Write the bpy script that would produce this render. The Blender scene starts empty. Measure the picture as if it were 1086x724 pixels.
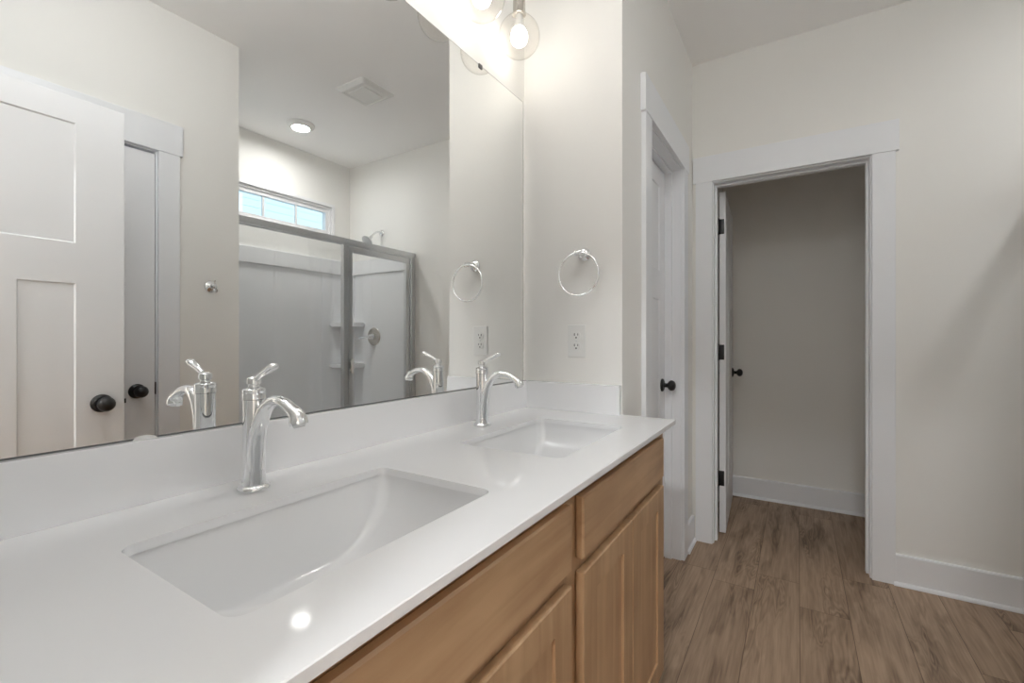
import bpy, bmesh, math, random
from mathutils import Vector, Matrix
PI = math.pi
scene = bpy.context.scene
COL = scene.collection

# ---------------------------------------------------------------- camera
CAMX, CAMY, CAMZ = 0.911, 0.0, 1.1635
cam = bpy.data.cameras.new('camera')
cam.sensor_width = 36.0
cam.lens = 483.57 / 1086 * 36.0
cam.shift_y = -3.5 / 1086
cam.clip_start = 0.01
camo = bpy.data.objects.new('camera', cam)
camo.location = (CAMX, CAMY, CAMZ)
camo.rotation_euler = (PI / 2, 0, math.radians(32.045))
COL.objects.link(camo)
scene.camera = camo

# ---------------------------------------------------------------- world, sun, exposure
world = bpy.data.worlds.new('world')
world.use_nodes = True
scene.world = world
bg = world.node_tree.nodes['Background']
bg.inputs[0].default_value = (0.62, 0.80, 1.0, 1)
bg.inputs[1].default_value = 0.38
sun = bpy.data.lights.new('sun', 'SUN')
sun.energy = 1.05
sun.angle = 0.02
sun.color = (1.0, 0.97, 0.92)
suno = bpy.data.objects.new('sun', sun)
suno.rotation_euler = Vector((0.77, 0.1, -0.64)).to_track_quat('-Z', 'Y').to_euler()
suno.location = (-4, 0, 8)
COL.objects.link(suno)
BULB = 5.2          # vanity bulbs
DOWNLIGHT = 64.0     # shower ceiling light
ROOM_FILL = 4.6     # added fill globe in the bathroom, unseen above the frame
BED_FILL = 50.0      # added fill light in the bedroom, unseen behind the camera
scene.view_settings.view_transform = 'Standard'
scene.view_settings.look = 'None'
scene.view_settings.gamma = 1.0
scene.view_settings.use_curve_mapping = False
scene.view_settings.exposure = 1.66
cy = scene.cycles
cy.max_bounces = 14
cy.diffuse_bounces = 12
cy.glossy_bounces = 8
cy.transmission_bounces = 8
cy.transparent_max_bounces = 24
cy.sample_clamp_indirect = 6.0
cy.caustics_reflective = False
cy.caustics_refractive = False

# ---------------------------------------------------------------- materials
def lin(c):
    return tuple(((v / 255) / 12.92 if v / 255 <= 0.04045 else ((v / 255 + 0.055) / 1.055) ** 2.4) for v in c)

def new_mat(name):
    m = bpy.data.materials.new(name)
    m.use_nodes = True
    return m, m.node_tree.nodes, m.node_tree.links, m.node_tree.nodes['Principled BSDF']

def mat(name, col, rough=0.5, metal=0.0, bump=0.0, bscale=300.0, spec=0.5, coat=0.0):
    m, n, l, p = new_mat(name)
    p.inputs['Base Color'].default_value = (*col, 1)
    p.inputs['Roughness'].default_value = rough
    p.inputs['Metallic'].default_value = metal
    p.inputs['Specular IOR Level'].default_value = spec
    p.inputs['Coat Weight'].default_value = coat
    tc = n.new('ShaderNodeTexCoord')
    ns = n.new('ShaderNodeTexNoise')
    ns.inputs['Scale'].default_value = bscale
    ns.inputs['Detail'].default_value = 3
    l.new(tc.outputs['Object'], ns.inputs['Vector'])
    if bump > 0:
        b = n.new('ShaderNodeBump')
        b.inputs['Strength'].default_value = bump
        b.inputs['Distance'].default_value = 0.001
        l.new(ns.outputs['Fac'], b.inputs['Height'])
        l.new(b.outputs['Normal'], p.inputs['Normal'])
    else:
        r = n.new('ShaderNodeMapRange')
        r.inputs['To Min'].default_value = max(0.0, rough * 0.93)
        r.inputs['To Max'].default_value = min(1.0, rough * 1.07)
        l.new(ns.outputs['Fac'], r.inputs['Value'])
        l.new(r.outputs['Result'], p.inputs['Roughness'])
    return m

def emis(name, col, strength):
    m = bpy.data.materials.new(name)
    m.use_nodes = True
    n, l = m.node_tree.nodes, m.node_tree.links
    n.clear()
    o = n.new('ShaderNodeOutputMaterial')
    e = n.new('ShaderNodeEmission')
    e.inputs[0].default_value = (*col, 1)
    e.inputs[1].default_value = strength
    l.new(e.outputs[0], o.inputs[0])
    return m

def thin_glass(name, tint=(1, 1, 1), f0=0.05, edge=None, power=4.0):
    m = bpy.data.materials.new(name)
    m.use_nodes = True
    n, l = m.node_tree.nodes, m.node_tree.links
    n.clear()
    o = n.new('ShaderNodeOutputMaterial')
    mx = n.new('ShaderNodeMixShader')
    tr = n.new('ShaderNodeBsdfTransparent')
    gl = n.new('ShaderNodeBsdfGlossy')
    gl.inputs['Roughness'].default_value = 0.0
    lw = n.new('ShaderNodeLayerWeight')
    lw.inputs['Blend'].default_value = 0.5
    pw = n.new('ShaderNodeMath'); pw.operation = 'POWER'; pw.inputs[1].default_value = power
    l.new(lw.outputs['Facing'], pw.inputs[0])
    fr = n.new('ShaderNodeMath'); fr.operation = 'MULTIPLY_ADD'; fr.inputs[1].default_value = 0.9 - f0; fr.inputs[2].default_value = f0
    l.new(pw.outputs[0], fr.inputs[0])
    if edge:
        mc = n.new('ShaderNodeMix'); mc.data_type = 'RGBA'
        mc.inputs[6].default_value = (*tint, 1); mc.inputs[7].default_value = (*edge, 1)
        l.new(pw.outputs[0], mc.inputs[0])
        l.new(mc.outputs[2], tr.inputs[0])
    else:
        tr.inputs[0].default_value = (*tint, 1)
    l.new(fr.outputs[0], mx.inputs[0])
    l.new(tr.outputs[0], mx.inputs[1])
    l.new(gl.outputs[0], mx.inputs[2])
    l.new(mx.outputs[0], o.inputs[0])
    return m

def wood_mat(name, c1, c2, axis='z', rough=0.42):
    m, n, l, p = new_mat(name)
    tc = n.new('ShaderNodeTexCoord')
    mp = n.new('ShaderNodeMapping')
    mp.inputs['Scale'].default_value = (22, 22, 1.6) if axis == 'z' else (1.6, 22, 22)
    l.new(tc.outputs['Object'], mp.inputs['Vector'])
    ns = n.new('ShaderNodeTexNoise'); ns.inputs['Scale'].default_value = 1.6; ns.inputs['Detail'].default_value = 7
    ns.inputs['Distortion'].default_value = 0.6
    l.new(mp.outputs[0], ns.inputs['Vector'])
    n2 = n.new('ShaderNodeTexNoise'); n2.inputs['Scale'].default_value = 4.0; n2.inputs['Detail'].default_value = 4
    l.new(tc.outputs['Object'], n2.inputs['Vector'])
    ad = n.new('ShaderNodeMath'); ad.operation = 'MULTIPLY_ADD'; ad.inputs[1].default_value = 0.5
    sc2 = n.new('ShaderNodeMath'); sc2.operation = 'MULTIPLY'; sc2.inputs[1].default_value = 0.5
    l.new(n2.outputs['Fac'], sc2.inputs[0])
    l.new(ns.outputs['Fac'], ad.inputs[0]); l.new(sc2.outputs[0], ad.inputs[2])
    cr = n.new('ShaderNodeValToRGB')
    cr.color_ramp.elements[0].position = 0.36; cr.color_ramp.elements[0].color = (*c1, 1)
    cr.color_ramp.elements[1].position = 0.64; cr.color_ramp.elements[1].color = (*c2, 1)
    l.new(ad.outputs[0], cr.inputs[0])
    l.new(cr.outputs[0], p.inputs['Base Color'])
    p.inputs['Roughness'].default_value = rough
    return m

def floor_mat():
    m, n, l, p = new_mat('vinyl_planks')
    tc = n.new('ShaderNodeTexCoord')
    sp = n.new('ShaderNodeSeparateXYZ'); l.new(tc.outputs['Object'], sp.inputs[0])
    # plank texture space: u along world y, v along world x
    def math_(op, a, b=None, c=None):
        k = n.new('ShaderNodeMath'); k.operation = op
        for i, v in enumerate((a, b, c)):
            if v is None: continue
            if isinstance(v, (int, float)): k.inputs[i].default_value = v
            else: l.new(v, k.inputs[i])
        return k.outputs[0]
    PW, PL = 0.1775, 1.22
    v = math_('DIVIDE', math_('ADD', sp.outputs['X'], 10 * PW - 0.919), PW)
    row = math_('FLOOR', v)
    fv = math_('FRACT', v)
    wn = n.new('ShaderNodeTexWhiteNoise'); wn.noise_dimensions = '1D'; l.new(row, wn.inputs['W'])
    u = math_('ADD', math_('DIVIDE', math_('ADD', sp.outputs['Y'], 20.0), PL), wn.outputs['Value'])
    colm = math_('FLOOR', u)
    fu = math_('FRACT', u)
    cb = n.new('ShaderNodeCombineXYZ'); l.new(row, cb.inputs[0]); l.new(colm, cb.inputs[1])
    wn2 = n.new('ShaderNodeTexWhiteNoise'); wn2.noise_dimensions = '3D'; l.new(cb.outputs[0], wn2.inputs['Vector'])
    # seams
    ev = math_('MULTIPLY', math_('MINIMUM', fv, math_('SUBTRACT', 1.0, fv)), PW)
    eu = math_('MULTIPLY', math_('MINIMUM', fu, math_('SUBTRACT', 1.0, fu)), PL)
    e = math_('MINIMUM', ev, eu)
    seam = n.new('ShaderNodeMapRange'); seam.inputs['From Min'].default_value = 0.0004; seam.inputs['From Max'].default_value = 0.0018
    l.new(e, seam.inputs['Value'])
    # grain, offset per plank
    off = n.new('ShaderNodeVectorMath'); off.operation = 'SCALE'; l.new(wn2.outputs['Color'], off.inputs[0]); off.inputs['Scale'].default_value = 37.0
    po = n.new('ShaderNodeVectorMath'); po.operation = 'ADD'; l.new(tc.outputs['Object'], po.inputs[0]); l.new(off.outputs[0], po.inputs[1])
    def noise(scale, sx, sy, det, dist):
        mp = n.new('ShaderNodeMapping'); mp.inputs['Scale'].default_value = (sx, sy, 1)
        l.new(po.outputs[0], mp.inputs['Vector'])
        q = n.new('ShaderNodeTexNoise'); q.inputs['Scale'].default_value = scale; q.inputs['Detail'].default_value = det
        q.inputs['Distortion'].default_value = dist
        l.new(mp.outputs[0], q.inputs['Vector'])
        return q.outputs['Fac']
    fine = noise(1.0, 110, 5, 6, 0.3)
    broad = noise(1.0, 9, 1.1, 3, 0.5)
    blot = noise(1.0, 15, 2.4, 3, 0.5)
    # cathedral rings: bands of the broad noise
    ring = math_('SINE', math_('MULTIPLY', broad, 150.0))
    ring = math_('MULTIPLY_ADD', ring, 0.5, 0.5)
    ringm = n.new('ShaderNodeMapRange'); l.new(broad, ringm.inputs['Value'])
    ringm.inputs['From Min'].default_value = 0.48; ringm.inputs['From Max'].default_value = 0.62
    ring = math_('MULTIPLY', ring, ringm.outputs[0])
    bl = n.new('ShaderNodeMapRange'); l.new(blot, bl.inputs['Value'])
    bl.inputs['From Min'].default_value = 0.52; bl.inputs['From Max'].default_value = 0.72
    t = math_('MULTIPLY_ADD', fine, 0.75, 0.02)
    t = math_('MULTIPLY_ADD', bl.outputs[0], 0.42, t)
    t = math_('MULTIPLY_ADD', ring, 0.34, t)
    t = math_('MULTIPLY_ADD', wn2.outputs['Value'], 0.16, t)
    cr = n.new('ShaderNodeValToRGB')
    cr.color_ramp.elements[0].position = 0.25; cr.color_ramp.elements[0].color = (*FLOOR_L, 1)
    cr.color_ramp.elements[1].position = 1.05; cr.color_ramp.elements[1].color = (*FLOOR_D, 1)
    l.new(t, cr.inputs[0])
    mx = n.new('ShaderNodeMix'); mx.data_type = 'RGBA'
    mx.inputs[6].default_value = (*[c * 0.85 for c in FLOOR_D], 1)
    l.new(seam.outputs[0], mx.inputs[0]); l.new(cr.outputs[0], mx.inputs[7])
    l.new(mx.outputs[2], p.inputs['Base Color'])
    p.inputs['Roughness'].default_value = 0.5
    b = n.new('ShaderNodeBump'); b.inputs['Strength'].default_value = 0.25; b.inputs['Distance'].default_value = 0.001
    l.new(fine, b.inputs['Height']); l.new(b.outputs[0], p.inputs['Normal'])
    return m

def siding_mat():
    m, n, l, p = new_mat('house_siding')
    tc = n.new('ShaderNodeTexCoord')
    ns = n.new('ShaderNodeTexNoise'); ns.inputs['Scale'].default_value = 6
    l.new(tc.outputs['Object'], ns.inputs['Vector'])
    cr = n.new('ShaderNodeValToRGB')
    cr.color_ramp.elements[0].color = (0.60, 0.76, 0.81, 1); cr.color_ramp.elements[1].color = (0.64, 0.79, 0.84, 1)
    l.new(ns.outputs['Fac'], cr.inputs[0]); l.new(cr.outputs[0], p.inputs['Base Color'])
    p.inputs['Roughness'].default_value = 0.7
    return m

FLOOR_L = lin((184, 158, 133))
FLOOR_D = lin((106, 84, 66))
M = {}
M['wall'] = mat('wall_paint', (0.845, 0.837, 0.808), 0.75, bump=0.12, bscale=420)
M['ceil'] = mat('ceiling_paint', (0.94, 0.93, 0.92), 0.85, bump=0.15, bscale=300)
M['trim'] = mat('trim_paint', (0.835, 0.85, 0.875), 0.38)
M['door'] = mat('door_paint', (0.83, 0.84, 0.86), 0.40)
M['quartz'] = mat('white_quartz', (0.85, 0.857, 0.87), 0.07, coat=0.0)
M['porcelain'] = mat('porcelain', (0.79, 0.797, 0.806), 0.05)
M['chrome'] = mat('chrome', (0.84, 0.85, 0.86), 0.02, metal=1.0)
M['nickel'] = mat('brushed_nickel', (0.62, 0.59, 0.54), 0.25, metal=1.0)
M['alu'] = mat('satin_aluminium', (0.68, 0.69, 0.70), 0.28, metal=1.0)
M['black'] = mat('black_metal', (0.012, 0.012, 0.013), 0.32)
M['plastic'] = mat('white_plastic', (0.80, 0.80, 0.78), 0.35)
M['slot'] = mat('dark_slot', (0.02, 0.02, 0.02), 0.6)
M['mirror'] = mat('mirror_silver', (0.93, 0.94, 0.935), 0.0, metal=1.0)
M['mirror_edge'] = mat('mirror_edge', (0.16, 0.17, 0.17), 0.35, metal=0.6)
M['acrylic'] = mat('white_acrylic', (0.88, 0.887, 0.90), 0.16)
M['vinyl'] = mat('white_vinyl', (0.82, 0.82, 0.83), 0.4)
M['maple'] = wood_mat('stained_maple', lin((166, 132, 99)), lin((196, 163, 127)), 'z')
M['maple_h'] = wood_mat('stained_maple_across', lin((168, 134, 101)), lin((198, 165, 129)), 'x')
M['dark_wood'] = wood_mat('cabinet_inside', lin((96, 66, 42)), lin((120, 86, 58)), 'z')  # darker brown wood for the carcass and front toe kick
M['floor'] = floor_mat()
M['siding'] = siding_mat()
M['teal'] = mat('teal_window_glass', (0.05, 0.22, 0.26), 0.2)
M['glass'] = thin_glass('shower_glass', (0.97, 0.975, 0.975), 0.05)
M['globe'] = thin_glass('globe_glass', (0.985, 0.975, 0.96), 0.03, edge=(0.80, 0.77, 0.72), power=5.0)
M['pane'] = thin_glass('window_glass', (0.96, 0.98, 0.98), 0.05)
M['bulb'] = emis('lit_bulb', (1.0, 0.95, 0.88), BULB)
M['down'] = emis('lit_lens', (1.0, 0.99, 0.97), DOWNLIGHT)
M['room'] = emis('fill_globe_glow', (0.97, 0.985, 1.0), ROOM_FILL)
M['bed'] = emis('bedroom_fill_glow', (0.96, 0.98, 1.0), BED_FILL)

# ---------------------------------------------------------------- mesh helpers
def box(bm, x0, x1, y0, y1, z0, z1, bev=0.0, seg=2):
    r = bmesh.ops.create_cube(bm, size=1.0)
    vs = r['verts']
    for v in vs:
        v.co = Vector((x0 + (v.co.x + .5) * (x1 - x0), y0 + (v.co.y + .5) * (y1 - y0), z0 + (v.co.z + .5) * (z1 - z0)))
    if bev > 0:
        es = list({e for v in vs for e in v.link_edges})
        bmesh.ops.bevel(bm, geom=es, offset=bev, segments=seg, affect='EDGES', profile=0.5)

def frame_axes(axis):
    a = Vector(axis).normalized()
    t = Vector((0, 0, 1)) if abs(a.z) < 0.9 else Vector((1, 0, 0))
    u = t.cross(a).normalized()
    return u, a.cross(u).normalized(), a

def lathe(bm, prof, origin=(0, 0, 0), axis=(0, 0, 1), seg=32, cap=True):
    u, w, a = frame_axes(axis)
    o = Vector(origin)
    rings = []
    for r, h in prof:
        r = max(r, 1e-5)
        rings.append([bm.verts.new(o + a * h + (u * math.cos(2 * PI * k / seg) + w * math.sin(2 * PI * k / seg)) * r) for k in range(seg)])
    for A, B in zip(rings, rings[1:]):
        for k in range(seg):
            bm.faces.new((A[k], A[(k + 1) % seg], B[(k + 1) % seg], B[k]))
    if cap:
        bm.faces.new(list(reversed(rings[0]))); bm.faces.new(rings[-1])

def catmull(pts, n=6):
    P = [Vector(p) for p in pts]
    P = [2 * P[0] - P[1]] + P + [2 * P[-1] - P[-2]]
    out = []
    for i in range(1, len(P) - 2):
        for k in range(n):
            t = k / n
            a, b, c, d = P[i - 1], P[i], P[i + 1], P[i + 2]
            out.append(0.5 * ((2 * b) + (c - a) * t + (2 * a - 5 * b + 4 * c - d) * t * t + (-a + 3 * b - 3 * c + d) * t ** 3))
    out.append(P[-2])
    return out

def sweep(bm, pts, radii, seg=18, side=(0, 1, 0), closed=False):
    """tube along pts in a plane; radii entries r or (r_side, r_up); side = the direction square to the plane"""
    s = Vector(side).normalized()
    n = len(pts)
    rings = []
    for i, p in enumerate(pts):
        a = pts[(i - 1) % n] if closed or i > 0 else p
        b = pts[(i + 1) % n] if closed or i < n - 1 else p
        t = (Vector(b) - Vector(a)).normalized()
        up = t.cross(s).normalized()
        r = radii[i] if isinstance(radii, (list, tuple)) else radii
        rs, ru = r if isinstance(r, tuple) else (r, r)
        rings.append([bm.verts.new(Vector(p) + s * math.cos(2 * PI * k / seg) * rs + up * math.sin(2 * PI * k / seg) * ru) for k in range(seg)])
    rng = range(n) if closed else range(n - 1)
    for i in rng:
        A, B = rings[i], rings[(i + 1) % n]
        for k in range(seg):
            bm.faces.new((A[k], A[(k + 1) % seg], B[(k + 1) % seg], B[k]))
    if not closed:
        bm.faces.new(list(reversed(rings[0]))); bm.faces.new(rings[-1])

def interp(keys, t):
    """keys [(t, value or tuple)]"""
    for (a, va), (b, vb) in zip(keys, keys[1:]):
        if t <= b:
            f = (t - a) / (b - a)
            return tuple(x + (y - x) * f for x, y in zip(va, vb)) if isinstance(va, tuple) else va + (vb - va) * f
    return keys[-1][1]

def sphere(bm, c, r, seg=32, sz=1.0):
    res = bmesh.ops.create_uvsphere(bm, u_segments=seg, v_segments=seg // 2, radius=r)
    for v in res['verts']:
        v.co = Vector((v.co.x, v.co.y, v.co.z * sz)) + Vector(c)

def rrect(x0, x1, y0, y1, r, n=6):
    pts = []
    for cx, cy_, a0 in ((x1 - r, y1 - r, 0), (x0 + r, y1 - r, 90), (x0 + r, y0 + r, 180), (x1 - r, y0 + r, 270)):
        for k in range(n + 1):
            a = math.radians(a0 + 90 * k / n)
            pts.append((cx + r * math.cos(a), cy_ + r * math.sin(a)))
    return pts

def panel_box(bm, W, H, T, panels, depth=0.006, bev=0.006, both=False, edge=0.0):
    """slab x 0..W, z 0..H, front face y=0 (faces -y), back y=T, with recessed panels (x0,x1,z0,z1)"""
    xs = sorted({edge, W - edge} | {p[0] for p in panels} | {p[1] for p in panels})
    zs = sorted({edge, H - edge} | {p[2] for p in panels} | {p[3] for p in panels})
    def q(*c):
        bm.faces.new([bm.verts.new(v) for v in c])
    for sidey, sg in ((0, 1), (T, -1)):
        ps = panels if (sidey == 0 or both) else []
        for xa, xb in zip(xs, xs[1:]):
            for za, zb in zip(zs, zs[1:]):
                mx, mz = (xa + xb) / 2, (za + zb) / 2
                if any(p[0] < mx < p[1] and p[2] < mz < p[3] for p in ps):
                    continue
                q((xa, sidey, za), (xb, sidey, za), (xb, sidey, zb), (xa, sidey, zb))
        for x0, x1, z0, z1 in ps:
            o = [(x0, z0), (x1, z0), (x1, z1), (x0, z1)]
            i = [(x0 + bev, z0 + bev), (x1 - bev, z0 + bev), (x1 - bev, z1 - bev), (x0 + bev, z1 - bev)]
            y2 = sidey + sg * depth
            for k in range(4):
                a, b = o[k], o[(k + 1) % 4]; c, d = i[(k + 1) % 4], i[k]
                q((a[0], sidey, a[1]), (b[0], sidey, b[1]), (c[0], y2, c[1]), (d[0], y2, d[1]))
            q(*[(a[0], y2, a[1]) for a in i])
    ring = lambda y, e: [(e, y, e), (W - e, y, e), (W - e, y, H - e), (e, y, H - e)]
    lv = [ring(0, edge)] + ([ring(edge, 0), ring(T - edge, 0)] if edge > 0 else []) + [ring(T, edge)]
    for A, B in zip(lv, lv[1:]):
        for k in range(4):
            q(A[k], A[(k + 1) % 4], B[(k + 1) % 4], B[k])
    bmesh.ops.remove_doubles(bm, verts=bm.verts, dist=1e-5)

def obj(name, bm, m, parent=None, smooth=False, loc=None, rot=None):
    bmesh.ops.recalc_face_normals(bm, faces=bm.faces)
    me = bpy.data.meshes.new(name)
    bm.to_mesh(me); bm.free()
    me.materials.append(m)
    if smooth:
        for p in me.polygons:
            p.use_smooth = True
        try:
            me.set_sharp_from_angle(angle=math.radians(38))
        except Exception:
            pass
    o = bpy.data.objects.new(name, me)
    COL.objects.link(o)
    if parent is not None:
        o.parent = parent
    if loc is not None: o.location = loc
    if rot is not None: o.rotation_euler = rot
    return o

def B(): return bmesh.new()

def empty(name, loc, rot=(0, 0, 0)):
    o = bpy.data.objects.new(name, None)
    o.empty_display_size = 0.05
    COL.objects.link(o)
    o.location = loc; o.rotation_euler = rot
    return o

def tag(o, label, cat, group=None, kind=None):
    o['label'] = label; o['category'] = cat
    if group: o['group'] = group
    if kind: o['kind'] = kind
    return o

def struct(name, bm, m, label, cat, smooth=False):
    o = obj(name, bm, m, None, smooth)
    return tag(o, label, cat, kind='structure')

def boxes(name, lst, m, parent=None, bev=0.0, smooth=False, **k):
    bm = B()
    for b in lst: box(bm, *b, bev=bev)
    return obj(name, bm, m, parent, smooth, **k)

def copy_tree(o, parent=None):
    c = o.copy(); COL.objects.link(c)
    if parent is not None: c.parent = parent
    for ch in list(o.children):
        copy_tree(ch, c)
    return c

# ---------------------------------------------------------------- dimensions
W = 0.394            # depth of the wing wall that carries the towel ring
Y1 = 1.549           # wing wall face
Y3 = 2.800           # far wall face
CT = 0.8964          # counter top
BS = 0.9987          # backsplash top, mirror bottom
MT = 2.0805
H = 2.7428
XK = 1.674           # right wall face
YK = 1.313           # shower end
XS = 2.635           # window wall
T = 0.115
OP = 2.0434          # clear height of door openings
RO = OP + 0.018

# ---------------------------------------------------------------- shell
def wall(name, lst, label, m=None):
    bm = B()
    for b in lst: box(bm, *b)
    return struct(name, bm, m or M['wall'], label, 'wall')

bm = B(); box(bm, -T, XS + T, -3.4, 3.87, -0.06, 0)
struct('floor', bm, M['floor'], 'brown oak-look plank floor running through the bathroom into the closet', 'floor')
bm = B(); box(bm, -T, XS + T, -3.4, 3.87, H, H + 0.06)
struct('ceiling', bm, M['ceil'], 'flat white painted ceiling over the whole room', 'ceiling')
wall('wall_left', [(-T, 0, -3.4, 3.87, 0, H)], 'white wall behind the vanity mirror and light bar')
wall('wall_wing', [(0, W, Y1, Y1 + T, 0, H)], 'short white wall at the counter end with towel ring and outlet')
lo, hi = 1.875, 2.491
wall('wall_linen', [(W - T, W, Y1 + T, lo - .018, 0, H), (W - T, W, hi + .018, Y3, 0, H), (W - T, W, lo - .018, hi + .018, RO, H)],
     'white wall behind the vanity end with the closed narrow door')
fl, fh = 0.509, 1.2096
wall('wall_far', [(0, fl - .018, Y3, Y3 + T, 0, H), (fh + .018, XS + T, Y3, Y3 + T, 0, H), (fl - .018, fh + .018, Y3, Y3 + T, RO, H)],
     'cream far wall around the open closet doorway')
rl, rh = 0.232, 0.933
wall('wall_right', [(XK, XK + T, 0, rl - .018, 0, H), (XK, XK + T, rh + .018, YK, 0, H), (XK, XK + T, rl - .018, rh + .018, RO, H)],
     'cream wall with the robe hook, seen in the mirror')
wall('wall_shower_end', [(XK + T, XS, YK - T, YK, 0, H)], 'end wall of the shower alcove hidden beside the robe hook wall')
wy0, wy1, wz0, wz1 = 1.375, 2.632, 2.045, 2.355
wall('wall_window', [(XS, XS + T, -3.4, wy0, 0, H), (XS, XS + T, wy1, Y3, 0, H), (XS, XS + T, wy0, wy1, 0, wz0), (XS, XS + T, wy0, wy1, wz1, H)],
     'white shower back wall with the high window, seen in the mirror')
el, eh = 0.60, 1.300
wall('wall_entry', [(0, el - .018, -T, 0, 0, H), (eh + .018, XS, -T, 0, 0, H), (el - .018, eh + .018, -T, 0, RO, H)],
     'entry wall with the doorway the photograph is taken from')
wall('wall_closet_back', [(0, XS + T, 3.755, 3.87, 0, H)], 'grey-beige back wall of the closet beyond the open door')
wall('wall_closet_left', [(0.32, 0.435, Y3 + T, 3.755, 0, H)], 'closet side wall behind the open closet door')
wall('wall_closet_right', [(2.2, 2.315, Y3 + T, 3.755, 0, H)], 'closet side wall to the right of its doorway')
wall('wall_bedroom_back', [(0, XS, -3.4, -3.285, 0, H)], 'back wall of the bedroom behind the camera')

# ---------------------------------------------------------------- baseboards
def baseboard(name, x0, y0, x1, y1, nx, ny, label):
    """board along a wall from (x0,y0) to (x1,y1); (nx,ny) points into the room"""
    L = math.hypot(x1 - x0, y1 - y0)
    d = Vector(((x1 - x0) / L, (y1 - y0) / L, 0)); nrm = Vector((nx, ny, 0)); o = Vector((x0, y0, 0))
    def ext(nm, prof, parent=None):
        bm = B()
        A = [bm.verts.new(o + nrm * p[0] + Vector((0, 0, p[1]))) for p in prof]
        C = [bm.verts.new(o + d * L + nrm * p[0] + Vector((0, 0, p[1]))) for p in prof]
        k = len(prof)
        for i in range(k):
            bm.faces.new((A[i], A[(i + 1) % k], C[(i + 1) % k], C[i]))
        bm.faces.new(A); bm.faces.new(list(reversed(C)))
        return obj(nm, bm, M['trim'], parent)
    b = ext(name, [(0, 0), (0.014, 0), (0.014, 0.138), (0.011, 0.1435), (0, 0.1445)])
    tag(b, label, 'baseboard', kind='structure')
    ext('shoe_moulding', [(0.014, 0), (0.027, 0), (0.0265, 0.006), (0.023, 0.012), (0.018, 0.0155), (0.014, 0.0165)], b)

baseboard('baseboard_far', 1.297, Y3, 1.80, Y3, 0, -1, 'white baseboard on the cream wall right of the closet doorway')
baseboard('baseboard_corner', W, 2.588, W, Y3 - .014, 1, 0, 'short white baseboard in the corner between the two door casings')
baseboard('baseboard_linen', W, Y1 + .03, W, 1.784, 1, 0, 'short white baseboard behind the vanity end')
baseboard('baseboard_closet', 0.435, 3.755, 2.2, 3.755, 0, -1, 'white baseboard along the closet back wall')
baseboard('baseboard_right', XK, 1.033, XK, YK, -1, 0, 'white baseboard under the robe hook')

# ---------------------------------------------------------------- door frames and doors
def door_frame(name, c0, c1, plane, axis, out, label, stop, both=True, strike=None):
    """axis 'x': wall runs along x at y=plane, opening c0..c1 in x; room side normal = out (+1/-1); stop=(a,b) depth span of the stop from the face"""
    def bx(a0, a1, d0, d1, z0, z1):
        d0, d1 = plane - out * d0, plane - out * d1
        d0, d1 = min(d0, d1), max(d0, d1)
        return (a0, a1, d0, d1, z0, z1) if axis == 'x' else (d0, d1, a0, a1, z0, z1)
    root = empty(name, ((c0 + c1) / 2, plane, 0) if axis == 'x' else (plane, (c0 + c1) / 2, 0))
    tag(root, label, 'door frame', kind='structure')
    lc = (-root.location.x, -root.location.y, 0)
    r = 0.006; cw = 0.0885
    boxes('jamb', [bx(c0 - .018, c0, 0, T, 0, OP + .018)], M['trim'], root, 0.001, loc=lc)
    boxes('jamb', [bx(c1, c1 + .018, 0, T, 0, OP + .018)], M['trim'], root, 0.001, loc=lc)
    boxes('head_jamb', [bx(c0, c1, 0, T, OP, OP + .018)], M['trim'], root, 0.001, loc=lc)
    s0, s1 = stop
    boxes('door_stop', [bx(c0, c0 + .011, s0, s1, 0, OP), bx(c1 - .011, c1, s0, s1, 0, OP), bx(c0 + .011, c1 - .011, s0, s1, OP - .011, OP)], M['trim'], root, 0.001, loc=lc)
    for f in ((0, 1) if both else (0,)):
        d = (0, -.018) if f == 0 else (T, T + .018)
        d2 = (0, -.021) if f == 0 else (T, T + .021)
        boxes('side_casing', [bx(c0 - r - cw, c0 - r, d[0], d[1], 0, OP + r)], M['trim'], root, 0.0015, loc=lc)
        boxes('side_casing', [bx(c1 + r, c1 + r + cw, d[0], d[1], 0, OP + r)], M['trim'], root, 0.0015, loc=lc)
        boxes('head_casing', [bx(c0 - r - cw - .013, c1 + r + cw + .013, d2[0], d2[1], OP + r, OP + r + .146)], M['trim'], root, 0.0015, loc=lc)
    if strike is not None:
        a, dd = strike
        s = 1 if a == c0 else -1
        boxes('strike_plate', [bx(min(a, a + s * .002), max(a, a + s * .002), dd - .014, dd + .016, 0.90, 0.957)], M['black'], root, 0.0006, loc=lc)
    return root

STOP_IN = (0.045, 0.080)     # door closes on the far side of the wall
STOP_OUT = (0.035, 0.070)    # door closes flush with the room side
door_frame('trim_1', fl, fh, Y3, 'x', -1, 'wide white casing and jamb around the open closet doorway', STOP_IN, strike=(fh, 0.100))
door_frame('trim_2', lo, hi, W, 'y', 1, 'white casing around the closed narrow door beside the vanity end', STOP_IN, both=False)
door_frame('trim_3', rl, rh, XK, 'y', -1, 'white casing beside the robe hook wall, seen in the mirror', STOP_OUT, both=False, strike=(rh, 0.006))
door_frame('trim_4', el, eh, 0.0, 'x', 1, 'casing of the entry doorway around the camera', STOP_OUT, both=False)

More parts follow.
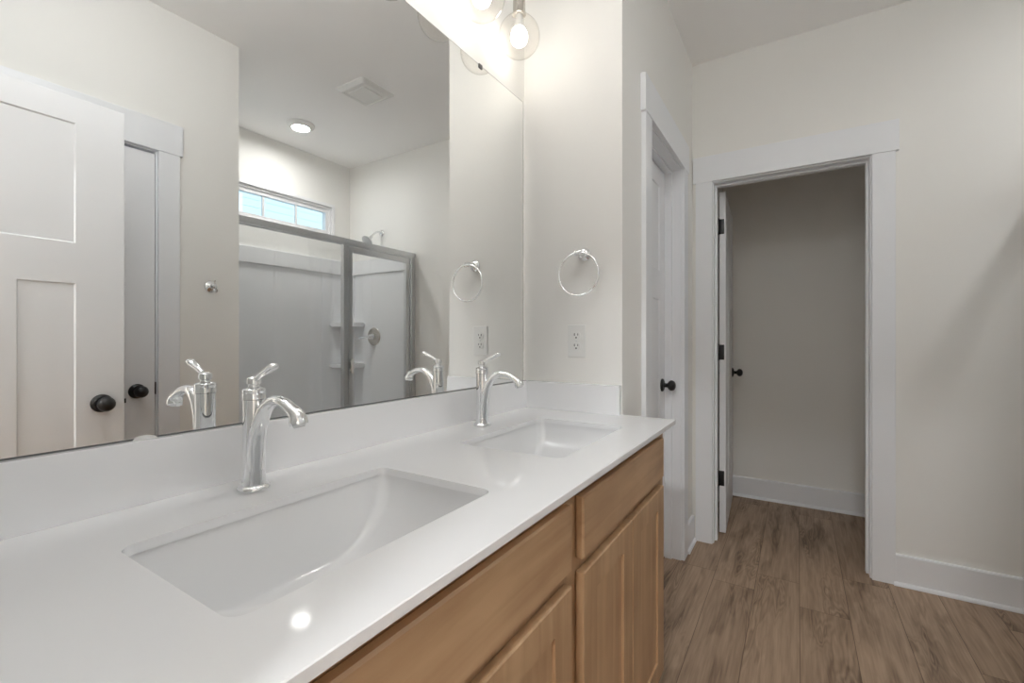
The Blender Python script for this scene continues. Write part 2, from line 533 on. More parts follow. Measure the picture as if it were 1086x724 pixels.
KNOB = [(0.0335, 0.0), (0.0335, 0.004), (0.031, 0.0075), (0.026, 0.009), (0.0245, 0.011), (0.013, 0.0125), (0.0105, 0.018), (0.0105, 0.026),
        (0.014, 0.031), (0.0215, 0.0355), (0.0262, 0.0425), (0.0272, 0.049), (0.0255, 0.0565), (0.0205, 0.063), (0.012, 0.0675), (0.004, 0.069)]
def make_door(name, width, loc, rotz, latch_x, label, hinges=None, latch_side=1, knob_z=0.91, stile=0.128):
    """front face at local y=0 facing -y; latch_x = knob position along x"""
    root = empty(name, loc, (0, 0, rotz))
    tag(root, label, 'door', kind='structure')
    Hd = 2.022
    mul = 0.12
    c = width / 2
    panels = [(stile, width - stile, 1.497, 1.93), (stile, c - mul / 2, 0.235, 1.352), (c + mul / 2, width - stile, 0.235, 1.352)]
    bm = B(); panel_box(bm, width, Hd, 0.035, panels, depth=0.0045, bev=0.0045, both=True, edge=0.0012)
    obj('door_slab', bm, M['door'], root)
    for side in (-1, 1):
        bm = B()
        lathe(bm, KNOB, (latch_x, 0 if side < 0 else 0.035, knob_z), (0, side, 0), 28)
        obj('door_knob', bm, M['black'], root, True)
    xe = width if latch_side > 0 else 0
    bm = B(); box(bm, xe - .0012, xe + .0012, 0.006, 0.029, knob_z - .028, knob_z + .028, 0.0005)
    box(bm, xe - .001 if latch_side > 0 else xe - .009, xe + .009 if latch_side > 0 else xe + .001, 0.011, 0.024, knob_z - .009, knob_z + .009, 0.001)
    obj('latch_plate', bm, M['black'], root)
    for hz in (hinges or []):
        bm = B()
        # leaf let into the hinge edge (x=0), wrapping to a barrel on the back corner
        box(bm, -0.0022, 0.0004, 0.008, 0.036, hz - .0445, hz + .0445, 0.0009)
        for k in range(3):
            lathe(bm, [(0.0022, 0), (0.0022, 0.0006)], (-0.0022, 0.014 + 0.007 * (k % 2), hz - .03 + .03 * k), (-1, 0, 0), 10)
        lathe(bm, [(0.003, -.050), (0.0062, -.046), (0.0062, .046), (0.003, .050)], (-0.0075, 0.0395, hz), (0, 0, 1), 14)
        obj('hinge', bm, M['black'], root, True)
    return root

make_door('door_1', 0.697, (0.551, 2.962, 0.010), math.radians(93.2), 0.697 - .070,
          'white panelled closet door standing open beyond the far doorway', hinges=(1.817, 1.07, 0.321))
make_door('door_2', hi - lo - .006, (W - T + .035, lo + .003, 0.010), PI / 2, hi - lo - .006 - .066,
          'closed narrow white door beside the vanity end with a black knob', stile=0.112)
make_door('door_3', rh - rl - .006, (XK, rh - .003, 0.010), -PI / 2, 0.068,
          'closed white door behind the open one, seen in the mirror', latch_side=-1)
make_door('door_4', 0.697, (1.311, 0.7005, 0.010), -PI / 2, 0.068,
          'large white panelled entry door standing open, leftmost in the mirror', latch_side=-1, stile=0.140)
# plate let into the closet jamb at each hinge
# ---------------------------------------------------------------- window over the shower
win = empty('window_1', (XS, (wy0 + wy1) / 2, wz0))
tag(win, 'high white four-pane window over the shower, seen in the mirror', 'window', kind='structure')
wl = (-XS, -(wy0 + wy1) / 2, -wz0)
def ring_frame(name, y0, y1, z0, z1, w, x0, x1, m, parent, loc, bev=0.0015):
    bm = B()
    box(bm, x0, x1, y0, y1, z1 - w, z1, bev); box(bm, x0, x1, y0, y1, z0, z0 + w, bev)
    box(bm, x0, x1, y0, y0 + w, z0 + w, z1 - w, bev); box(bm, x0, x1, y1 - w, y1, z0 + w, z1 - w, bev)
    return obj(name, bm, m, parent, loc=loc)
ring_frame('window_frame', wy0, wy1, wz0, wz1, 0.026, XS - .010, XS + T, M['vinyl'], win, wl)
ring_frame('inner_frame', wy0 + .026, wy1 - .026, wz0 + .026, wz1 - .026, 0.020, XS + .006, XS + T, M['vinyl'], win, wl)
sash = ring_frame('sash', wy0 + .046, wy1 - .046, wz0 + .046, wz1 - .046, 0.030, XS + .018, XS + .060, M['vinyl'], win, wl)
gy0, gy1, gz0, gz1 = wy0 + .076, wy1 - .076, wz0 + .076, wz1 - .076
for k in (1, 2, 3):
    yc = gy0 + (gy1 - gy0) * k / 4
    boxes('muntin', [(XS + .026, XS + .040, yc - .009, yc + .009, gz0, gz1)], M['vinyl'], sash, 0.001)
boxes('pane', [(XS + .031, XS + .035, gy0, gy1, gz0, gz1)], M['pane'], sash)

# neighbouring house outside
hs = empty('house', (5.2, 2.0, 0))
tag(hs, 'pale blue lap-sided house outside the high shower window', 'house')
bm = B()
prof = []
z = -0.5
while z < 6.0:
    prof += [(0.0, z), (0.0, z + .002), (0.0045, z + .10)]
    z += 0.10
A = [bm.verts.new((p[0], -6, p[1])) for p in prof]; C = [bm.verts.new((p[0], 6, p[1])) for p in prof]
for i in range(len(prof) - 1):
    bm.faces.new((A[i], A[i + 1], C[i + 1], C[i]))
box(bm, 0.02, 0.2, -6, 6, -.5, 6)
obj('siding', bm, M['siding'], hs)
hw = ring_frame('window_frame', 0.1, 1.15, 1.6, 3.03, 0.05, -0.02, 0.03, M['vinyl'], hs, (0, 0, 0))
boxes('window_glass', [(0.0, 0.012, 0.15, 1.10, 1.65, 2.98)], M['teal'], hw)

# ---------------------------------------------------------------- vanity cabinet
XF = 0.552           # front of the doors
van = empty('vanity_cabinet', (0, 0.02, 0))
tag(van, 'long stained maple vanity cabinet under the white double-sink counter', 'cabinet')
vl = (0, -0.02, 0)
Y0, YE = 0.02, Y1 - .004
bm = B()
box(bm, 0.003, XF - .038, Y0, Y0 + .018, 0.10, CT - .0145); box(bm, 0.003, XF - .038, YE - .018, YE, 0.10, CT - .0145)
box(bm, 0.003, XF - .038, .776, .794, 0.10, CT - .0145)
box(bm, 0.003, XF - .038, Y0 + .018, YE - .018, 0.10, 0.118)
obj('carcass', bm, M['dark_wood'], van, loc=vl)
# face frame: one sheet of stiles and rails
bm = B()
xa, xb = XF - .038, XF - .0195
zt = CT - .0145
for a, b in ((Y0, .15), (.760, .868), (1.455, YE)):
    box(bm, xa, xb, a, b, 0.10, zt)
for a, b in ((.15, .760), (.868, 1.455)):
    box(bm, xa, xb, a, b, .825, zt); box(bm, xa, xb, a, b, .68, .745); box(bm, xa, xb, a, b, .10, .14)
obj('face_frame', bm, M['maple'], van, loc=vl)
boxes('toe_kick', [(XF - .11, XF - .095, Y0 + .018, YE, 0, 0.10)], M['dark_wood'], van, loc=vl)
boxes('toe_kick', [(0.003, XF - .095, YE - .018, YE, 0, 0.10)], M['maple'], van, loc=vl)
for a, b in ((0.120, 0.787), (0.841, 1.480)):
    bm = B(); panel_box(bm, b - a, 0.849 - 0.7246, 0.019, [], edge=0.0035)
    obj('drawer_front', bm, M['maple_h'], van, loc=(XF, a - .02, 0.7246), rot=(0, 0, PI / 2))
    c = (a + b) / 2
    for p, q in ((a, c - .0015), (c + .0015, b)):
        w, h = q - p, 0.697 - 0.112
        bm = B(); panel_box(bm, w, h, 0.019, [(0.070, w - .070, 0.062, h - .058)], depth=0.006, bev=0.0006, edge=0.0025)
        obj('door', bm, M['maple'], van, loc=(XF, p - .02, 0.112), rot=(0, 0, PI / 2))

# ---------------------------------------------------------------- countertop with two sink cut-outs
XC = 0.5725
sinks = [(0.179, 0.460, 0.2235, 0.660), (0.175, 0.468, 0.911, 1.3475)]
YSTEP = Y1 + .006
bm = B()
ct_bm = bm
def cell_hole(x0, x1, y0, y1, s, z):
    """flat sheet between the rectangle and the rounded hole"""
    hole = rrect(*s, 0.022, 8)
    n = len(hole)
    outer = []
    for i, (hx, hy) in enumerate(hole):
        c, k = divmod(i, 9)                      # quarter arc, step along it
        ox = (x1, x0, x0, x1)[c]; oy = (y1, y1, y0, y0)[c]
        if k == 4: outer.append((ox, oy))
        elif (k < 4) == (c in (0, 2)): outer.append((ox, hy))
        else: outer.append((hx, oy))
    hv = [bm.verts.new((p[0], p[1], z)) for p in hole]
    ov = [bm.verts.new((p[0], p[1], z)) for p in outer]
    for i in range(n):
        bm.faces.new((hv[i], hv[(i + 1) % n], ov[(i + 1) % n], ov[i]))
    return hole
zb = CT - .014
mid = 0.785
for z in (CT, zb):
    for s, (ya, yb) in zip(sinks, ((Y0, mid), (mid, Y1))):
        hole = cell_hole(0.0, XC - .0015 if z == CT else XC, ya, yb, s, z)
        if z == CT:
            n = len(hole)
            for i in range(n):
                a, b = hole[i], hole[(i + 1) % n]
                bm.faces.new([bm.verts.new(v) for v in ((a[0], a[1], CT), (b[0], b[1], CT), (b[0], b[1], zb), (a[0], a[1], zb))])
def q4(*c): bm.faces.new([bm.verts.new(v) for v in c])
e = .0015
q4((XC - e, Y0, CT), (XC - e, Y1, CT), (XC, Y1, CT - e), (XC, Y0, CT - e))
q4((XC, Y0, CT - e), (XC, Y1, CT - e), (XC, Y1, zb), (XC, Y0, zb))
q4((0, Y1, CT), (XC - e, Y1, CT), (XC, Y1, CT - e), (XC, Y1, zb)) if False else None
q4((0, Y0, CT), (XC - e, Y0, CT), (XC, Y0, zb), (0, Y0, zb))
q4((0, Y1, CT), (0, Y0, CT), (0, Y0, zb), (0, Y1, zb))
bmesh.ops.remove_doubles(bm, verts=bm.verts, dist=2e-5)
# free end past the wing wall
box(bm, W + .002, XC - .0007, Y1 - .0002, YSTEP, zb, CT)
ctop = obj('countertop', bm, M['quartz'])
tag(ctop, 'long glossy white quartz countertop with two rectangular sink cut-outs', 'countertop')
boxes('backsplash', [(0.001, 0.020, Y0, Y1 - .001, CT, BS)], M['quartz'], ctop, 0.001)
boxes('side_splash', [(0.020, W - .003, Y1 - .020, Y1 - .001, CT, BS)], M['quartz'], ctop, 0.001)

# ---------------------------------------------------------------- undermount sinks
def make_sink(s, label, half):
    x0, x1, y0, y1 = s
    cx, cyy = (x0 + x1) / 2, (y0 + y1) / 2
    root = empty('sink', (cx, cyy, zb - .155))
    tag(root, label, 'sink', 'undermount sinks in the white counter')
    bm = B()
    hx, hy = (x1 - x0) / 2, (y1 - y0) / 2
    def ringz(ax0, ax1, ay0, ay1, r, z):
        return [bm.verts.new((p[0], p[1], z)) for p in rrect(ax0, ax1, ay0, ay1, r, 8)]
    rings = []
    z0 = 0.155
    rings.append(ringz(-hx - .022, hx + .022, -hy - .022, hy + .022, 0.03, z0 - .0002))
    rings.append(ringz(-hx - .004, hx + .004, -hy - .004, hy + .004, 0.026, z0 - .0002))
    N = 22
    for k in range(1, N + 1):
        t = math.sin(k / N * PI / 2)            # share of the full depth: walls steep, ends an elliptic sweep
        e_ = 1 - math.sqrt(max(0.0, 1 - t * t))
        back = .004 - .034 * t - .012 * max(0, t - .9) / .1
        ins = .004 - (hy - .012) * e_
        r = 0.026 - 0.008 * t
        hyy = max(hy + ins, 0.020)
        rings.append(ringz(-hx - back, hx + back, -hyy, hyy, min(r, hyy - .001), z0 - .0002 - .132 * t))
    for A_, B_ in zip(rings, rings[1:]):
        n = len(A_)
        for i in range(n):
            bm.faces.new((A_[i], A_[(i + 1) % n], B_[(i + 1) % n], B_[i]))
    cv = bm.verts.new((0, 0, z0 - .1335))
    L = rings[-1]
    for i in range(len(L)):
        bm.faces.new((L[i], L[(i + 1) % len(L)], cv))
    b = obj('basin', bm, M['porcelain'], root, True)
    for p in b.data.polygons: p.use_smooth = True
    md = b.modifiers.new('shell', 'SOLIDIFY'); md.thickness = 0.008; md.offset = -1
    bm = B(); lathe(bm, [(0.032, 0.018), (0.032, 0.0255), (0.027, 0.0275), (0.022, 0.0250), (0.020, 0.0255), (0.012, 0.029), (0.002, 0.030)], (0, 0, 0), (0, 0, 1), 28)
    obj('drain', bm, M['chrome'], root, True)
make_sink(sinks[0], 'white undermount sink nearest the camera in the counter', 0)
make_sink(sinks[1], 'white undermount sink beside the short wall with the outlet', 1)

# ---------------------------------------------------------------- faucets
def make_faucet(loc, label):
    root = empty('faucet', loc)
    tag(root, label, 'faucet', 'chrome faucets behind the sinks')
    ch = M['chrome']
    bm = B(); lathe(bm, [(0.0265, 0.0), (0.0268, 0.003), (0.0262, 0.0055), (0.0240, 0.0075), (0.0215, 0.009)], seg=40)
    obj('base_flange', bm, ch, root, True)
    bm = B(); lathe(bm, [(0.0200, 0.008), (0.0190, 0.016), (0.0183, 0.032), (0.0178, 0.07), (0.0176, 0.12), (0.0180, 0.150), (0.0182, 0.1585)], seg=40)
    obj('body', bm, ch, root, True)
    bm = B(); lathe(bm, [(0.0170, 0.1585), (0.0196, 0.1592), (0.0196, 0.1625), (0.0190, 0.1640), (0.0190, 0.1720), (0.0196, 0.1735), (0.0192, 0.1765), (0.0150, 0.1790),
                         (0.0095, 0.1805), (0.0085, 0.1830), (0.0090, 0.1850), (0.0115, 0.1862), (0.0118, 0.1930), (0.0110, 0.1965), (0.0070, 0.1990), (0.0010, 0.2000)], seg=40)
    obj('cap', bm, ch, root, True)
    path = catmull([(0.004, 0, 0.014), (0.0055, 0, 0.050), (0.0095, 0, 0.085), (0.0195, 0, 0.118), (0.0375, 0, 0.1445), (0.0610, 0, 0.1595), (0.0850, 0, 0.1605), (0.1110, 0, 0.1515), (0.1285, 0, 0.1400), (0.1340, 0, 0.1265)], 7)
    n = len(path)
    ra = [interp([(0, (.0165, .0135)), (.25, (.0160, .0135)), (.45, (.0120, .0115)), (.62, (.0100, .0085)), (.8, (.0115, .0090)), (.92, (.0140, .0125)), (.96, (.0148, .0138)), (1, (.0146, .0136))], i / (n - 1)) for i in range(n)]
    bm = B(); sweep(bm, path, ra, 24)
    sp = obj('spout', bm, ch, root, True)
    d = (path[-1] - path[-2]).normalized()
    bm = B(); lathe(bm, [(0.0100, -0.002), (0.0100, 0.002), (0.0085, 0.0035), (0.0075, 0.0020), (0.002, 0.0015)], path[-1], d, 24)
    obj('aerator', bm, M['alu'], sp, True)
    lp = catmull([(0.002, 0, 0.1925), (0.013, 0, 0.1975), (0.026, 0, 0.2045), (0.044, 0, 0.2115), (0.058, 0, 0.2175), (0.067, 0, 0.2200)], 6)
    n = len(lp)
    ra = [interp([(0, (.0075, .0070)), (.2, (.0052, .0050)), (.45, (.0070, .0052)), (.75, (.0098, .0062)), (.92, (.0088, .0056)), (1, (.0035, .0024))], i / (n - 1)) for i in range(n)]
    bm = B(); sweep(bm, lp, ra, 20)
    obj('lever', bm, ch, root, True)
make_faucet((0.094, 0.4425, CT + .0006), 'chrome arched faucet behind the sink nearest the camera')
make_faucet((0.094, 1.1330, CT + .0006), 'chrome arched faucet behind the sink beside the short wall')

# ---------------------------------------------------------------- mirror
mir = empty('mirror', (0, 0.77, BS))
tag(mir, 'large frameless wall mirror standing on the backsplash', 'mirror')
ml = (0, -0.77, -BS)
my0, my1 = 0.03, 1.5242
boxes('glass', [(0.0012, 0.0060, my0, my1, BS + .0005, MT)], M['mirror'], mir, loc=ml)
bm = B()
for b in ((0.0010, 0.0066, my0, my1, BS, BS + .0028), (0.0010, 0.0062, my0, my1, MT, MT + .0010), (0.0010, 0.0062, my1, my1 + .0012, BS, MT)):
    box(bm, *b)
obj('edge_channel', bm, M['mirror_edge'], mir, loc=ml)
for yc, z0 in ((0.3136, BS - .002),):
    bm = B()
    pr = [(yc + .017 * math.cos(a), z0 + .017 * math.sin(a)) for a in [PI * k / 12 for k in range(13)]]
    f = [bm.verts.new((0.0095, p[0], z0 + (p[1] - z0) * .5)) for p in pr]; g = [bm.verts.new((0.0062, p[0], z0 + (p[1] - z0) * .5)) for p in pr]
    n = len(pr)
    bm.faces.new(f); bm.faces.new(g)
    for i in range(n): bm.faces.new((f[i], f[(i + 1) % n], g[(i + 1) % n], g[i]))
    o = obj('mirror_clip', bm, M['plastic'], mir, loc=ml); o['label'] = 'white plastic clip at the mirror bottom edge'
bm = B(); box(bm, 0.0062, 0.0085, 1.236, 1.254, MT - .010, MT + .004, 0.0006)
box(bm, 0.0, 0.0085, 1.236, 1.254, MT + .0015, MT + .004, 0.0005)
o = obj('mirror_clip', bm, M['black'], mir, loc=ml); o['label'] = 'small dark clip at the mirror top edge'

# ---------------------------------------------------------------- towel ring
tr = empty('towel_ring', (0.2533, Y1, 1.4675))
tag(tr, 'round chrome towel ring on the short white wall above the outlet', 'towel ring')
bm = B(); lathe(bm, [(0.0245, 0), (0.0248, 0.003), (0.0235, 0.006), (0.0190, 0.0085), (0.0175, 0.012), (0.012, 0.014), (0.0085, 0.020), (0.0078, 0.036), (0.0095, 0.043), (0.0098, 0.048)], (0, -.0002, 0), (0, -1, 0), 30)
obj('wall_mount', bm, M['chrome'], tr, True)
bm = B(); lathe(bm, [(0.0085, -.014), (0.0105, -.012), (0.0105, -.006), (0.0085, -.004), (0.0085, .004), (0.0105, .006), (0.0105, .012), (0.0085, .014)], (0, -.056, -0.002), (1, 0, 0), 24)
obj('knuckle', bm, M['chrome'], tr, True)
bm = B(); n = 56
sweep(bm, [Vector((0.0755 * math.sin(2 * PI * k / n), -.056, -.0755 - .001 + 0.0755 * math.cos(2 * PI * k / n))) for k in range(n)], 0.0036, 12, side=(0, 1, 0), closed=True)
obj('ring', bm, M['chrome'], tr, True)

# ---------------------------------------------------------------- outlet
ol = empty('outlet', (0.2236, Y1, 1.153))
tag(ol, 'white duplex outlet on the short wall below the towel ring', 'outlet')
boxes('cover_plate', [(-.035, .035, -.006, -.0001, -.0605, .0605)], M['plastic'], ol, 0.0025)
for zc in (-.0195, .0195):
    bm = B()
    pts = [(0.0172 * math.cos(a), max(-.0135, min(.0135, 0.0172 * math.sin(a)))) for a in [2 * PI * k / 32 for k in range(32)]]
    f = [bm.verts.new((p[0], -.0085, p[1] + zc)) for p in pts]; g = [bm.verts.new((p[0], -.0055, p[1] + zc)) for p in pts]
    bm.faces.new(f); bm.faces.new(g)
    for i in range(32): bm.faces.new((f[i], f[(i + 1) % 32], g[(i + 1) % 32], g[i]))
    rc = obj('receptacle', bm, M['plastic'], ol)
    bm = B(); box(bm, -.0080, -.0052, -.0088, -.0080, zc + .000, zc + .0090); box(bm, .0054, .0080, -.0088, -.0080, zc + .001, zc + .0082)
    lathe(bm, [(0.0030, .0080), (0.0030, .0088)], (0, 0, zc - .0068), (0, -1, 0), 14)
    obj('slots', bm, M['slot'], rc)
bm = B(); lathe(bm, [(0.0032, .0058), (0.0028, .0068)], (0, 0, 0), (0, -1, 0), 16)
obj('screw', bm, M['alu'], ol, True)

# ---------------------------------------------------------------- vanity lights
def make_light(yc, label):
    root = empty('vanity_light', (0, yc, 2.385))
    tag(root, label, 'light fixture', 'three-globe fixtures over the mirror')
    boxes('wall_plate', [(0.0002, 0.020, -.062, .062, -.055, .055)], M['nickel'], root, 0.003)
    bm = B(); sweep(bm, [Vector((0.090, -.245, 0.012)), Vector((0.090, .245, 0.012))], 0.0075, 16, side=(0, 0, 1))
    sweep(bm, [Vector((0.018, 0, 0.012)), Vector((0.090, 0, 0.012))], 0.0075, 16, side=(0, 0, 1))
    obj('bar', bm, M['nickel'], root, True)
    for k in (-1, 0, 1):
        yy = .2225 * k
        bm = B(); lathe(bm, [(0.006, 0.010), (0.0075, 0.002), (0.0075, -.022), (0.020, -.030), (0.0215, -.052), (0.0215, -.088), (0.024, -.092), (0.024, -.097), (0.020, -.100)], (0.090, yy, 0), seg=28)
        s = obj('socket', bm, M['nickel'], root, True)
        c = (0.090, yy, 2.213 - 2.385)
        bm = B()
        R = 0.072
        th0 = math.asin(0.021 / R)
        lathe(bm, [(R * math.sin(th0 + (PI - th0) * i / 30), R * math.cos(th0 + (PI - th0) * i / 30)) for i in range(31)], c, seg=48, cap=False)
        bmesh.ops.remove_doubles(bm, verts=bm.verts, dist=5e-5)
        g = obj('globe', bm, M['globe'], root, True)
        for p in g.data.polygons: p.use_smooth = True
        bm = B(); lathe(bm, [(0.0125, .075), (0.0130, .050), (0.0150, .040), (0.0185, .030), (0.0200, .026)], c, seg=24)
        obj('bulb_collar', bm, M['plastic'], root, True)
        bm = B(); lathe(bm, [(0.0200, .026), (0.0255, .016), (0.0290, .006), (0.0300, -.004), (0.0285, -.014), (0.0240, -.023), (0.0165, -.0300), (0.008, -.0330), (0.001, -.0338)], c, seg=28)
        obj('bulb', bm, M['bulb'], root, True)
make_light(0.9135 + .2225, 'lit three-globe glass vanity light over the mirror, above the sink beside the short wall')
make_light(0.4425, 'lit three-globe glass vanity light over the mirror, above the nearest sink')

# ---------------------------------------------------------------- ceiling fittings
def disc_light(x, y, label, lens):
    dl = empty('ceiling_light', (x, y, H))
    tag(dl, label, 'ceiling light')
    bm = B(); lathe(bm, [(0.096, 0), (0.096, -.006), (0.090, -.014), (0.068, -.028), (0.062, -.030), (0.061, -.020)], seg=40)
    obj('trim_ring', bm, M['plastic'], dl, True)
    bm = B(); lathe(bm, [(0.0605, -.0215), (0.045, -.0225), (0.002, -.0230)], seg=40)
    obj('lens', bm, lens, dl, True)
disc_light(2.215, 2.03, 'round lit white disc light on the ceiling over the shower', M['down'])
rl_ = empty('fill_globe_light', (0.74, 0.52, H))  # unseen globe, added to even out the brightness of the bathroom
tag(rl_, 'added opal globe fill light near the bathroom entry, unseen above the frame', 'ceiling light')
bm = B(); lathe(bm, [(0.075, 0), (0.075, -.012), (0.062, -.026), (0.060, -.062), (0.068, -.070)], seg=40); obj('fixture_base', bm, M['nickel'], rl_, True)
bm = B(); lathe(bm, [(0.14 * math.sin(math.radians(26 + 154 * k / 24)), -.190 + 0.14 * math.cos(math.radians(26 + 154 * k / 24))) for k in range(25)], seg=40); obj('opal_globe', bm, M['room'], rl_, True)

fn = empty('exhaust_fan', (1.4513, 1.98, H))
tag(fn, 'square white exhaust fan cover on the ceiling, seen in the mirror', 'fan')
bm = B()
s0, s1 = .130, .106
ra_ = [[bm.verts.new((p[0], p[1], z)) for p in rrect(-s, s, -s, s, r, 5)] for s, r, z in ((s0, .012, -.0001), (s0, .012, -.006), (s1, .012, -.022), (s1 - .012, .010, -.022), (s1 - .016, .010, -.017), (s1 - .030, .010, -.017), (s1 - .034, .01, -.023))]
for A_, B_ in zip(ra_, ra_[1:]):
    for i in range(len(A_)): bm.faces.new((A_[i], A_[(i + 1) % len(A_)], B_[(i + 1) % len(A_)], B_[i]))
bm.faces.new(ra_[-1])
obj('grille', bm, M['plastic'], fn)

bl = empty('bedroom_fill_light', (1.0, -1.7, H))  # unseen lamp, added to send fill light in through the entry doorway
tag(bl, 'round fill light added in the bedroom, unseen behind the camera', 'ceiling light')
bm = B(); lathe(bm, [(0.19, 0), (0.19, -.03), (0.175, -.035)], seg=40); obj('fixture_base', bm, M['nickel'], bl, True)
bm = B(); lathe(bm, [(0.172, -.036), (0.168, -.060), (0.13, -.085), (0.07, -.097), (0.002, -.10)], seg=40); obj('diffuser', bm, M['bed'], bl, True)

# ---------------------------------------------------------------- robe hook
rh_ = empty('robe_hook', (XK, 1.1716, 1.43))
tag(rh_, 'small chrome robe hook on the cream wall, seen in the mirror', 'hook')
bm = B(); lathe(bm, [(0.0300, 0.0002), (0.0303, 0.003), (0.0285, 0.006), (0.0220, 0.0085), (0.0165, 0.012), (0.011, 0.015), (0.0085, 0.022), (0.0085, 0.034), (0.0115, 0.038), (0.0120, 0.043), (0.008, 0.048), (0.001, 0.049)], (0, 0, 0), (-1, 0, 0), 28)
obj('wall_mount', bm, M['chrome'], rh_, True)
bm = B(); sweep(bm, catmull([(-.034, 0, -.004), (-.040, 0, -.020), (-.050, 0, -.032), (-.062, 0, -.030), (-.068, 0, -.018)], 5), 0.0042, 12)
obj('hook', bm, M['chrome'], rh_, True)
bm = B(); sweep(bm, catmull([(-.036, 0, .006), (-.040, 0, .018), (-.046, 0, .030)], 5), 0.0038, 12)
obj('hook', bm, M['chrome'], rh_, True)

# ---------------------------------------------------------------- shower
XG = 1.825
su = empty('shower_surround', ((XG + XS) / 2, (YK + Y3) / 2, 0))
tag(su, 'glossy white moulded shower surround with corner shelves behind the glass', 'shower surround')
sl = (-(XG + XS) / 2, -(YK + Y3) / 2, 0)
ST, SB = 1.86, 1.745
g = 0.002
def wpanel(name, lst, bev=0.006):
    bm = B()
    for b in lst: box(bm, *b, bev=bev)
    return obj(name, bm, M['acrylic'], su, False, loc=sl)
wpanel('back_panel', [(XS - .022, XS - g, YK + g, Y3 - g, .10, SB), (XS - .040, XS - g, YK + g, Y3 - g, SB - .012, ST)])
wpanel('end_panel', [(XG + .028, XS - .022, Y3 - .022, Y3 - g, .10, SB), (XG + .028, XS - .040, Y3 - .040, Y3 - g, SB - .012, ST)])
wpanel('end_panel', [(XG + .028, XS - .022, YK + g, YK + .022, .10, SB), (XG + .028, XS - .040, YK + g, YK + .040, SB - .012, ST)])
wpanel('shower_pan', [(XG - .055, XG + .045, YK + g, Y3 - g, 0.0005, .105), (XG + .045, XS - g, YK + g, Y3 - g, 0.0005, .055)])
# corner tower with shelves
bm = B()
def quarter(bm, cx, cyy, r, z0, z1, sy):
    pts = [(cx, cyy)] + [(cx - r * math.cos(a), cyy - sy * r * math.sin(a)) for a in [PI / 2 * k / 14 for k in range(15)]]
    f = [bm.verts.new((p[0], p[1], z1)) for p in pts]; h = [bm.verts.new((p[0], p[1], z0)) for p in pts]
    bm.faces.new(f); bm.faces.new(h); n = len(pts)
    for i in range(n): bm.faces.new((f[i], f[(i + 1) % n], h[(i + 1) % n], h[i]))
quarter(bm, XS - .021, Y3 - .021, 0.075, .10, SB - .012, 1)
obj('corner_column', bm, M['acrylic'], su, True, loc=sl)
for zc in (1.30, 0.935):
    bm = B(); quarter(bm, XS - .0205, Y3 - .0205, 0.215, zc - .034, zc + .004, 1)
    bmesh.ops.bevel(bm, geom=[e_ for e_ in bm.edges if abs(e_.verts[0].co.z - e_.verts[1].co.z) < 1e-6], offset=0.010, segments=3, affect='EDGES')
    obj('corner_shelf', bm, M['acrylic'], su, True, loc=sl)
boxes('seam_strip', [(XS - .026, XS - .020, 2.49, 2.515, .10, SB - .012)], M['acrylic'], su, 0.002, loc=sl)

en = empty('shower_enclosure', (XG, (YK + Y3) / 2, .105))
tag(en, 'framed glass shower enclosure with satin metal rails, seen in the mirror', 'shower enclosure')
nl = (-XG, -(YK + Y3) / 2, -.105)
al = M['alu']
def rail(name, lst, parent=en, bev=0.002, m=al):
    bm = B()
    for b in lst: box(bm, *b, bev=bev)
    return obj(name, bm, m, parent, loc=nl if parent is en else None)
rail('header', [(XG - .021, XG + .021, YK + g, Y3 - g, 1.836, 1.870), (XG - .016, XG + .016, YK + g, Y3 - g, 1.824, 1.838)])
rail('bottom_track', [(XG - .020, XG + .020, YK + g, Y3 - g, .1055, .125)])
rail('wall_jamb', [(XG - .018, XG + .018, 2.760, Y3 - g, .125, 1.826), (XG - .012, XG + .012, 2.746, 2.762, .125, 1.826)])
rail('wall_jamb', [(XG - .018, XG + .018, YK + g, YK + .035, .125, 1.826)])
rail('post', [(XG - .018, XG + .018, 2.093, 2.112, .125, 1.826), (XG - .013, XG + .013, 2.110, 2.131, .125, 1.826)])
rail('fixed_glass', [(XG - .003, XG + .003, YK + .030, 2.098, .120, 1.830)], m=M['glass'], bev=0)
sd = empty('shower_door', (0, 0, 0)); sd.parent = en; sd.location = nl
dpar = sd
def drail(name, lst, m=al, bev=0.002):
    bm = B()
    for b in lst: box(bm, *b, bev=bev)
    return obj(name, bm, m, sd)
drail('door_stile', [(XG - .012, XG + .012, 2.135, 2.171, .132, 1.820)])
drail('door_stile', [(XG - .012, XG + .012, 2.700, 2.738, .132, 1.820)])
drail('door_rail', [(XG - .012, XG + .012, 2.171, 2.700, 1.780, 1.820)])
drail('door_rail', [(XG - .012, XG + .012, 2.171, 2.700, .132, .172)])
drail('door_glass', [(XG - .0025, XG + .0025, 2.166, 2.705, .168, 1.784)], m=M['glass'], bev=0)
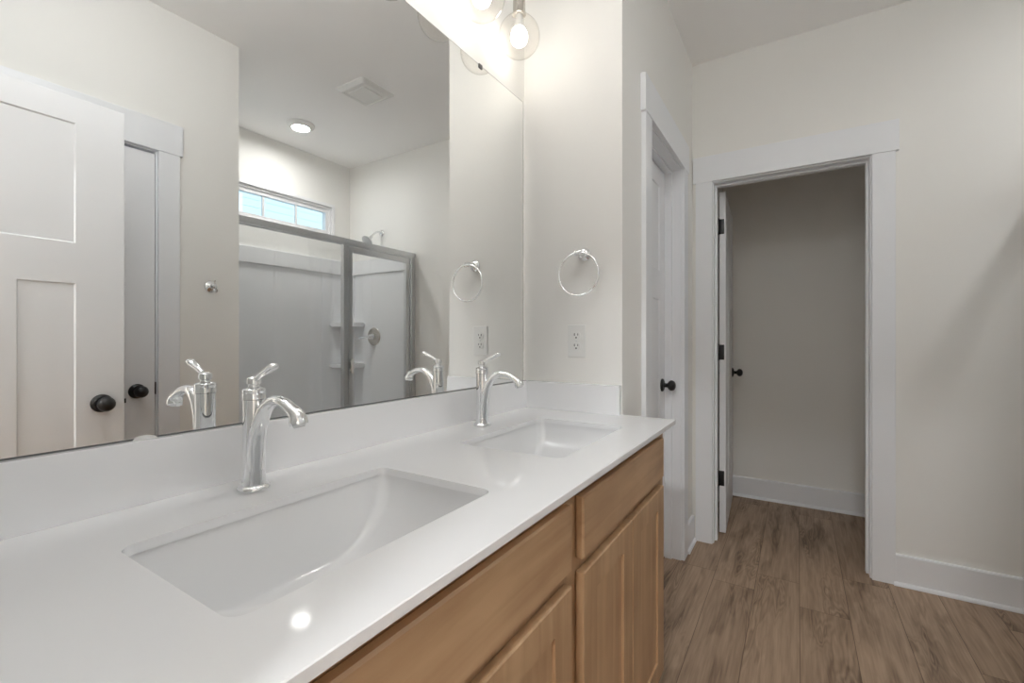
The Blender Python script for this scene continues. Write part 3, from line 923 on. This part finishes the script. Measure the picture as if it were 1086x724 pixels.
hh = drail('door_handle', [(XG - .034, XG - .022, 2.146, 2.164, .915, 1.015), (XG - .024, XG - .011, 2.148, 2.162, .925, .940), (XG - .024, XG - .011, 2.148, 2.162, .990, 1.005)], m=M['plastic'], bev=0.002)
hh['label'] = 'small white door pull'

sv = empty('shower_valve', (2.281, Y3 - .0225, 1.178))
tag(sv, 'round shower valve with lever handle on the shower end wall', 'shower valve')
bm = B(); lathe(bm, [(0.080, 0.0), (0.0805, 0.003), (0.076, 0.008), (0.050, 0.012), (0.030, 0.013)], (0, 0, 0), (0, -1, 0), 36)
obj('escutcheon', bm, M['nickel'], sv, True)
bm = B(); lathe(bm, [(0.026, 0.012), (0.025, 0.030), (0.019, 0.040), (0.017, 0.058), (0.010, 0.066), (0.001, 0.067)], (0, 0, 0), (0, -1, 0), 28)
obj('valve_body', bm, M['chrome'], sv, True)
bm = B(); sweep(bm, catmull([(0, -.052, 0), (0.02, -.060, -.006), (0.055, -.078, -.012), (0.092, -.094, -.018)], 5), [interp([(0, .012), (.35, .008), (.8, .012), (1, .004)], i / 15) for i in range(16)], 14, side=(0, 0, 1))
obj('lever', bm, M['chrome'], sv, True)

sh = empty('showerhead', (2.208, Y3 - .0002, 2.09))
tag(sh, 'chrome shower head on a bent arm above the glass door', 'shower head')
bm = B(); lathe(bm, [(0.028, 0.0), (0.028, 0.003), (0.022, 0.009), (0.012, 0.012)], (0, 0, 0), (0, -1, 0), 28)
obj('flange', bm, M['chrome'], sh, True)
bm = B(); sweep(bm, catmull([(0, 0, 0), (0, -.03, .004), (0, -.065, -.006), (0, -.10, -.036), (0, -.118, -.056)], 6), 0.0085, 14, side=(1, 0, 0))
obj('arm', bm, M['chrome'], sh, True)
bm = B(); lathe(bm, [(0.012, -.006), (0.014, 0.004), (0.012, 0.016), (0.020, 0.028), (0.044, 0.052), (0.050, 0.060), (0.050, 0.068), (0.044, 0.071), (0.001, 0.071)], (0, -.116, -.054), Vector((0, -.72, -.69)), 30)
obj('spray_head', bm, M['chrome'], sh, True)
